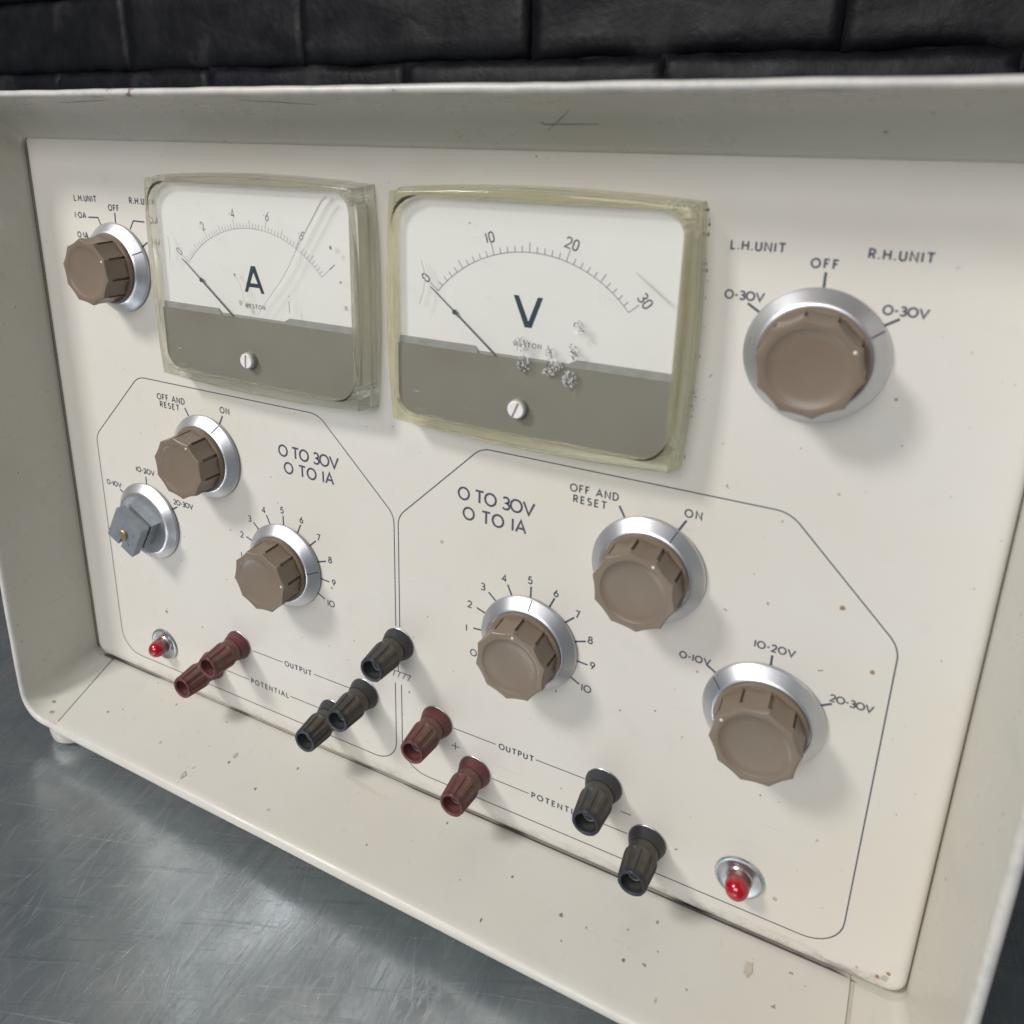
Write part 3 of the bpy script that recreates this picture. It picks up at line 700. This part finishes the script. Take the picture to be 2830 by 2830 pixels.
bm = lathe([(7.0, .05), (7.1, .3), (7.05, .5), (6.6, .7), (6.2, .6)], 56); finish(bm, 60); wmesh = mesh("chrome_washer", bm, mBezel)
bm = lathe([(2.6, 11.6), (2.6, 15.5), (2.2, 15.8), (1.7, 15.8), (1.6, 12)], 32); finish(bm); tmesh = mesh("metal_socket", bm, mBezel)
TM = {'r': (term_mesh(mRed), coll_mesh(mRed)), 'b': (term_mesh(mBlack), coll_mesh(mBlack))}
TL = [(-88.2, 29.8, 'r', "oxblood red output terminal of the left unit"), (-106.0, 12.4, 'r', "oxblood red potential terminal of the left unit"), (-17.7, 29.7, 'b', "black output terminal of the left unit"),
      (-35.2, 12.4, 'b', "black potential terminal of the left unit"), (0, 60.1, 'b', "black earth terminal between the two units"), (17.8, 29.5, 'r', "oxblood red output terminal of the right unit"),
      (35.4, 12.5, 'r', "oxblood red potential terminal of the right unit"), (88.4, 29.8, 'b', "black output terminal of the right unit"), (106.1, 12.5, 'b', "black potential terminal of the right unit")]
for x, z, t, lab in TL:
    o = obj("binding_terminal", TM[t][0], ps, (x, 0, z), rot=(0, random.uniform(-.3, .3), 0), label=lab)
    for nm2, me in (("collar", TM[t][1]), ("chrome_washer", wmesh), ("metal_socket", tmesh)):
        c_ = bpy.data.objects.new(nm2, me); COL.objects.link(c_); c_.parent = o

# ================================================================== LAMPS
bm = lathe([(4.3, 7.6-7.4), (8.2, .15), (8.35, .5), (8.1, .95), (7.4, 1.15), (6.9, .95), (4.6, .8), (4.2, 1.3), (3.9, 1.3)], 64); finish(bm, 30); bz = mesh("bezel", bm, mBezel)
bm = lathe([(4.15, .4), (4.2, 1.5), (4.15, 4.2), (4.0, 5.4), (3.6, 6.7), (2.9, 7.7), (2.0, 8.35), (1.0, 8.7), (.02, 8.8)], 40); finish(bm, 60); lz = mesh("pilot_lens", bm, mLens)
bm = lathe([(2.0, 1.0), (2.2, 3.5), (1.9, 5.2), (1.0, 6.0), (.1, 6.2)], 24); finish(bm); bz2 = mesh("bulb", bm, mScrew)
for x, z, lab in ((-138.3, 13.2, "red pilot lamp at the lower left of the panel"), (138.5, 13.3, "red pilot lamp at the lower right of the panel")):
    o = obj("pilot_lamp", bz, ps, (x, 0, z), label=lab)
    for nm2, me in (("lens", lz),): c_ = bpy.data.objects.new(nm2, me); COL.objects.link(c_); c_.parent = o

# ================================================================== METERS
def barrel(hx, hz, b, y, n=40, rc=.9, cx=0, cz=0):
    pts = []
    cs = [(hx, hz), (-hx, hz), (-hx, -hz), (hx, -hz)]
    for k in range(4):
        a, c = cs[k], cs[(k+1) % 4]
        for i in range(n):
            t = i/n; s_ = 2*t-1; x = a[0]+(c[0]-a[0])*t; z = a[1]+(c[1]-a[1])*t; o_ = b*(1-s_*s_)
            if k == 0: z += o_
            elif k == 1: x -= o_
            elif k == 2: z -= o_
            else: x += o_
            pts.append((cx+x, y, cz+z))
    return pts
def cavity(hx, z0, z1, r, y, n=160):
    """rounded rectangle resampled to n points that start like barrel()'s"""
    raw = rrect(-hx, hx, z0, z1, r, y, 10); k0 = 5; raw = raw[k0:]+raw[:k0]; raw.append(raw[0]); out = []
    L = [0]
    for a, b in zip(raw[:-1], raw[1:]): L.append(L[-1]+(Vector(a)-Vector(b)).length)
    for i in range(n):
        s_ = L[-1]*i/n+1e-6
        for j in range(len(raw)-1):
            if L[j+1] >= s_: t = (s_-L[j])/(L[j+1]-L[j]); out.append(tuple(Vector(raw[j]).lerp(Vector(raw[j+1]), t))); break
    return out
CZ = 199.5
def meter(cx, mat, name, lab, vm):
    at = (cx, 0, 0)
    # dial card first (the part), everything else hangs on it
    bm = bmesh.new(); loft(bm, [rrect(-47.08, 47.08, 163.22, 237.08, 7.42, y, 14) for y in (-.2, -8.0)], True, True)
    root = obj(name, bm, ps, at, mWhite, sharp=30, label=lab)
    bm = bmesh.new()
    lo = [barrel(49.9, 39.7, 1.9, -.12, cz=CZ), barrel(50.05, 39.8, 1.9, -.5, cz=CZ), barrel(49.55, 39.4, 1.9, -4.6, cz=CZ), barrel(49.2, 39.15, 1.88, -4.85, cz=CZ), barrel(48.8, 38.85, 1.85, -10.4, cz=CZ), barrel(48.75, 38.8, 1.85, -10.8, cz=CZ), barrel(48.6, 38.7, 1.83, -11.2, cz=CZ), barrel(48.3, 38.4, 1.8, -11.5, cz=CZ), barrel(47.85, 38.0, 1.75, -11.62, cz=CZ)]
    li = [cavity(47.3, 163.0, 237.3, 7.6, -11.62), cavity(47.15, 163.15, 237.15, 7.5, -11.45), cavity(47.15, 163.15, 237.15, 7.5, -.3)]
    lo2 = lo+li
    rows = loft(bm, lo2)
    a, b = rows[-1], rows[0]
    for i in range(len(a)): j = (i+1) % len(a); bm.faces.new((a[i], a[j], b[j], b[i]))
    obj("acrylic_cover", bm, root, at, mat, sharp=32)
    bm = bmesh.new(); loft(bm, [rrect(-47.05, 47.05, 163.25, 237.05, 7.4, y, 14) for y in (-10.0, -11.3)], True, True)
    obj("window", bm, root, at, mPane, sharp=30)
    # taupe lower plate with its raised shoulders
    bm = bmesh.new()
    pl = [(-47.03, 188.0)]+[p for p in [(q[0], q[2]) for q in rrect(-47.03, 47.03, 163.27, 210, 7.4, 0, 14)] if p[1] < 175]+[(47.03, 188.0)]
    loft(bm, [[(x, y, z) for x, z in pl] for y in (-8.1, -9.7)], True, True)
    obj("lower_plate", bm, root, at, mMask, sharp=30)
    bm = bmesh.new()
    for poly in ([(-47.03, 187), (-47.03, 190.4), (-18.2, 190.4), (-16.8, 189.0), (-16.8, 187)], [(14.6, 187), (14.6, 189.0), (17.0, 190.4), (47.03, 190.4), (47.03, 187)]):
        loft(bm, [[(x, y, z) for x, z in poly] for y in (-8.1, -8.9)], True, True)
    loft(bm, [[(x, y, z) for x, z in ((-16.8, 187), (-16.8, 188.9), (14.6, 188.9), (14.6, 187))] for y in (-8.1, -8.5)], True, True)
    obj("plate_shoulder", bm, root, at, mMaskE, smooth=False)
    # scale
    zc, RA = 179.8, 42.1; ink = mInkG if vm else mInkF
    A0 = 49.9; arcp = [(RA*math.sin(R(-A0+2*A0*i/60)), zc+RA*math.cos(R(-A0+2*A0*i/60))) for i in range(61)]
    st = [arcp]; nd = 30 if vm else 50
    for i in range(nd+1):
        a = R(-A0+2*A0*i/nd); L = 1.9
        if i % 5 == 0: L = 3.0
        if (i % 10 == 0): L = 4.0 if (vm or i % 50 == 0) else 3.6
        st.append([(RA*math.sin(a), zc+RA*math.cos(a)), ((RA+L)*math.sin(a), zc+(RA+L)*math.cos(a))])
    bm = bmesh.new()
    for i, s_ in enumerate(st): ribbon(bm, s_, .24 if vm else .22, -8.05-.008*(i % 3))
    obj("scale_marks", bm, root, at, ink, smooth=False, keep=True)
    labs = [("z", 0), ("1z", 1/3), ("2z", 2/3), ("3z", 1)] if vm else [("z", 0), (":2", .2), (":4", .4), (":6", .6), (":8", .8), ("1", 1)]
    for s_, t in labs:
        a = R(-A0+2*A0*t); rr = 47.7 if 0 < t < 1 else 48.2
        bm = text_bm(s_, 3.1, None, .42 if vm else .34, track=.22, center=True, y=-8.06, rot=a, off=(rr*math.sin(a), zc+rr*math.cos(a)), hs=.95 if vm else .8)
        o = obj("scale_number", bm, root, at, mInkD if vm else mInkG, smooth=False, keep=True); o['label'] = 'dial number "%s"' % s_.replace('z', '0').replace(':', '.')
    # unit letter
    bm = bmesh.new()
    def poly(pts):
        f = bm.faces.new([bm.verts.new((x, -8.06, z)) for x, z in pts]); f.normal_update()
        if f.normal.y > 0: f.normal_flip()
    if vm:
        poly([(-4.95, 208.4), (-3.15, 208.4), (.35, 200.4), (.35, 198.5), (-.85, 198.5)]); poly([(5.05, 208.4), (3.3, 208.4), (.35, 200.4), (.35, 198.5), (1.5, 198.5)])
    else:
        poly([(-4.4, 198.2), (-2.9, 198.2), (.4, 205.9), (.4, 208.2), (-.6, 208.2)]); poly([(5.2, 198.2), (3.7, 198.2), (.4, 205.9), (.4, 208.2), (1.4, 208.2)])
        poly([(-2.05, 200.2), (2.85, 200.2), (2.2, 201.7), (-1.4, 201.7)])
    o = obj("unit_letter", bm, root, at, mInkD, smooth=False, keep=True); o['label'] = 'bold dark letter "%s"' % ('V' if vm else 'A')
    bm = text_bm("WESTON", 1.45, 9.6, .30, y=-8.06, off=(-4.6, 192.2)); obj("maker_name", bm, root, at, mInkG if vm else mInkG, smooth=False, keep=True)
    # needle at zero with its dot
    d = Vector((-math.sin(R(50.6)), 0, math.cos(R(50.6)))); n_ = Vector((d.z, 0, -d.x))
    bm = bmesh.new(); p0 = Vector((0, -9.0, 179.8))
    loft(bm, [[tuple(p0+d*l+n_*q[0]+Vector((0, q[1], 0))) for q in ((-wd, -.1), (wd, -.1), (wd, .1), (-wd, .1))] for l, wd in ((9, .24), (32, .20), (33, .14), (44.8, .11))], True, True)
    bmc = lathe([(.85, -.12), (.9, 0), (.85, .12)], 20, bm=None); 
    for v in bmc.verts: v.co += p0+d*33
    tmp = bpy.data.meshes.new("t"); bmc.to_mesh(tmp); bmc.free(); bm.from_mesh(tmp); bpy.data.meshes.remove(tmp)
    obj("needle", bm, root, at, mPointer, smooth=False)
    # zero adjusting screw
    sx = -1.1 if vm else -2.1
    bm = lathe([(3.2, 9.0), (3.2, 11.7), (3.05, 11.8), (2.9, 11.7)], 40); obj("screw_bush", bm, root, (cx+sx, 0, 172.4), mMaskE)
    rt = R(22 if vm else 5)
    bm = lathe([(2.85, 11), (2.85, 12.45), (2.6, 12.7), (.02, 12.75)], 40); sc = obj("zero_screw", bm, root, (cx+sx, 0, 172.4), mScrew)
    bm = bmesh.new(); v = []
    for x, z in ((-.32, -2.62), (.32, -2.62), (.32, 2.62), (-.32, 2.62)): v.append(bm.verts.new((x*math.cos(rt)+z*math.sin(rt), -12.80, -x*math.sin(rt)+z*math.cos(rt))))
    f = bm.faces.new(v); f.normal_update()
    if f.normal.y > 0: f.normal_flip()
    obj("screw_slot", bm, root, (cx+sx, 0, 172.4), mSlot, smooth=False, keep=True)
    return root
ma = meter(-57.0, mAcA, "panel_meter", "clear fronted ammeter with a long crack across its window", False)
mv = meter(55.0, mAcV, "panel_meter", "yellowed acrylic voltmeter with chipped window", True)
# crack across the ammeter window
cp = [(4.3, 190.8), (9.8, 197.3), (16.4, 204.6), (20.6, 210.4), (24.2, 216.4), (28.6, 222.8), (32.6, 228.6), (36.0, 233.4), (38.4, 235.4)]
def cw(i): return .16+.50*(i/8)**2.5
bm = bmesh.new(); vs = []
for i, (x, z) in enumerate(cp): vs.append((bm.verts.new((x-cw(i)*.6, -11.42, z+cw(i)*.4)), bm.verts.new((x+cw(i)*.6, -11.42, z-cw(i)*.4))))
for a, b in zip(vs[:-1], vs[1:]): bm.faces.new((a[0], b[0], b[1], a[1]))
mCrack = simple("crack_face", (.42, .41, .39), .3); mCrackL = simple("crack_glint", (.86, .86, .83), .25)
obj("window_crack", bm, ma, (-57, 0, 0), mCrack, smooth=False)
bm = bmesh.new(); ribbon(bm, [(x+.62+.9*(i/8)**2, z-.42-.2*(i/8)) for i, (x, z) in enumerate(cp)][1:], .14, -11.44); obj("window_crack", bm, ma, (-57, 0, 0), mCrackL, smooth=False, keep=True)
# chips hammered into the voltmeter window
def chips(cxx, czz, rx, rz, n, seed, parent, at):
    rnd = random.Random(seed); bm = bmesh.new()
    for i in range(n):
        a = rnd.uniform(0, 6.283); q = rnd.random()**.6; x = cxx+rx*q*math.cos(a); z = czz+rz*q*math.sin(a); s_ = rnd.uniform(.12, .40)
        an = rnd.uniform(.3, 1.3) if rnd.random() < .75 else rnd.uniform(0, 3.14); e1 = Vector((math.cos(an), rnd.uniform(-.28, .28), -math.sin(an)))*s_*1.3; e2 = Vector((math.sin(an), rnd.uniform(-.28, .28), math.cos(an)))*s_*.55
        p = Vector((x, -11.50-.012*(i % 7), z)); v = [bm.verts.new(p-e1), bm.verts.new(p+e2), bm.verts.new(p+e1*.9), bm.verts.new(p-e2*.8)]
        f = bm.faces.new(v); f.material_index = rnd.choice((0, 0, 0, 1, 2, 2))
    return obj("window_chip", bm, parent, at, (mPointer, mStainG, mGlint), smooth=False)  # white and dark pieces paint the light and shade of the chip facets
for i, (x, z, rx, rz, n) in enumerate([(18.3, 201.5, 1.6, 2.0, 60), (16.9, 193.7, 1.3, 2.2, 70), (-.2, 194.0, 2.0, 2.2, 80), (.6, 187.6, 1.9, 2.4, 90), (9.4, 192.6, 1.1, 2.1, 50), (11.2, 188.6, 2.2, 1.8, 90), (9.2, 186.2, 1.8, 1.0, 50), (16.2, 184.9, 2.2, 2.4, 110)]):
    chips(x, z, rx*1.15, rz*1.15, int(n*1.3), i+3, mv, (55, 0, 0))
for at_, pr, L in (((55, 0, 0), mv, [((-36.5, 217), (-35.0, 212), (-35.8, 207), (-37.4, 202.5))]), ((-57, 0, 0), ma, [((-38.6, 217), (-38.2, 213), (-38.6, 207.5))])):
    for pts in L:
        bm = bmesh.new(); ribbon(bm, list(pts), .35, -11.40); obj("window_scratch", bm, pr, at_, mStainG, smooth=False, keep=True)
bm = bmesh.new(); ribbon(bm, [(34.5, 219.4), (37, 217.4), (40.7, 214.7), (45, 211.4)], .3, -11.40); obj("window_scratch", bm, mv, (55, 0, 0), mStainG, smooth=False, keep=True)
for x, z, r_, m in ((36.0, 229.8, .35, mScr), (-14.0, 206.6, .5, mScr)): blob("window_speck", x, z, r_, r_*.8, m, y=-11.42, parent=None, seed=3).parent = None if False else panel
for x, z, r_, m in ((-5.6, 204.9, .45, mScr), (-3.6, 194.6, .9, mStainG), (39.2, 218.2, .6, mStainB), (19.7, 199.4, .25, mScr), (45.0, 197.8, .8, mStainG)): blob("window_speck", -57+x, z, r_, r_*1.2, m, y=-11.42, seed=9)
bm = bmesh.new(); ribbon(bm, [(-5.4, 204.6), (-3.3, 201.6), (-2.2, 198), (-1.8, 195)], .28, -11.40); obj("window_scratch", bm, ma, (-57, 0, 0), mStainG, smooth=False, keep=True)
bm = bmesh.new(); ribbon(bm, [(19.6, 197.6), (19.6, 193.4)], .3, -11.40); obj("window_scratch", bm, ma, (-57, 0, 0), mScr, smooth=False, keep=True)
# dirt caught along the right edge of the voltmeter
rnd = random.Random(4)
for i in range(20):
    t = rnd.random(); z = 161+76*t; s_ = 2*t-1; x = 55+50.1+1.9*(1-s_*s_)+rnd.uniform(.1, .9); blob("dirt_speck", x, z, rnd.uniform(.12, .4), rnd.uniform(.2, .7), rnd.choice((mStainD, mStainG, mScr)), seed=200+i, n=7)
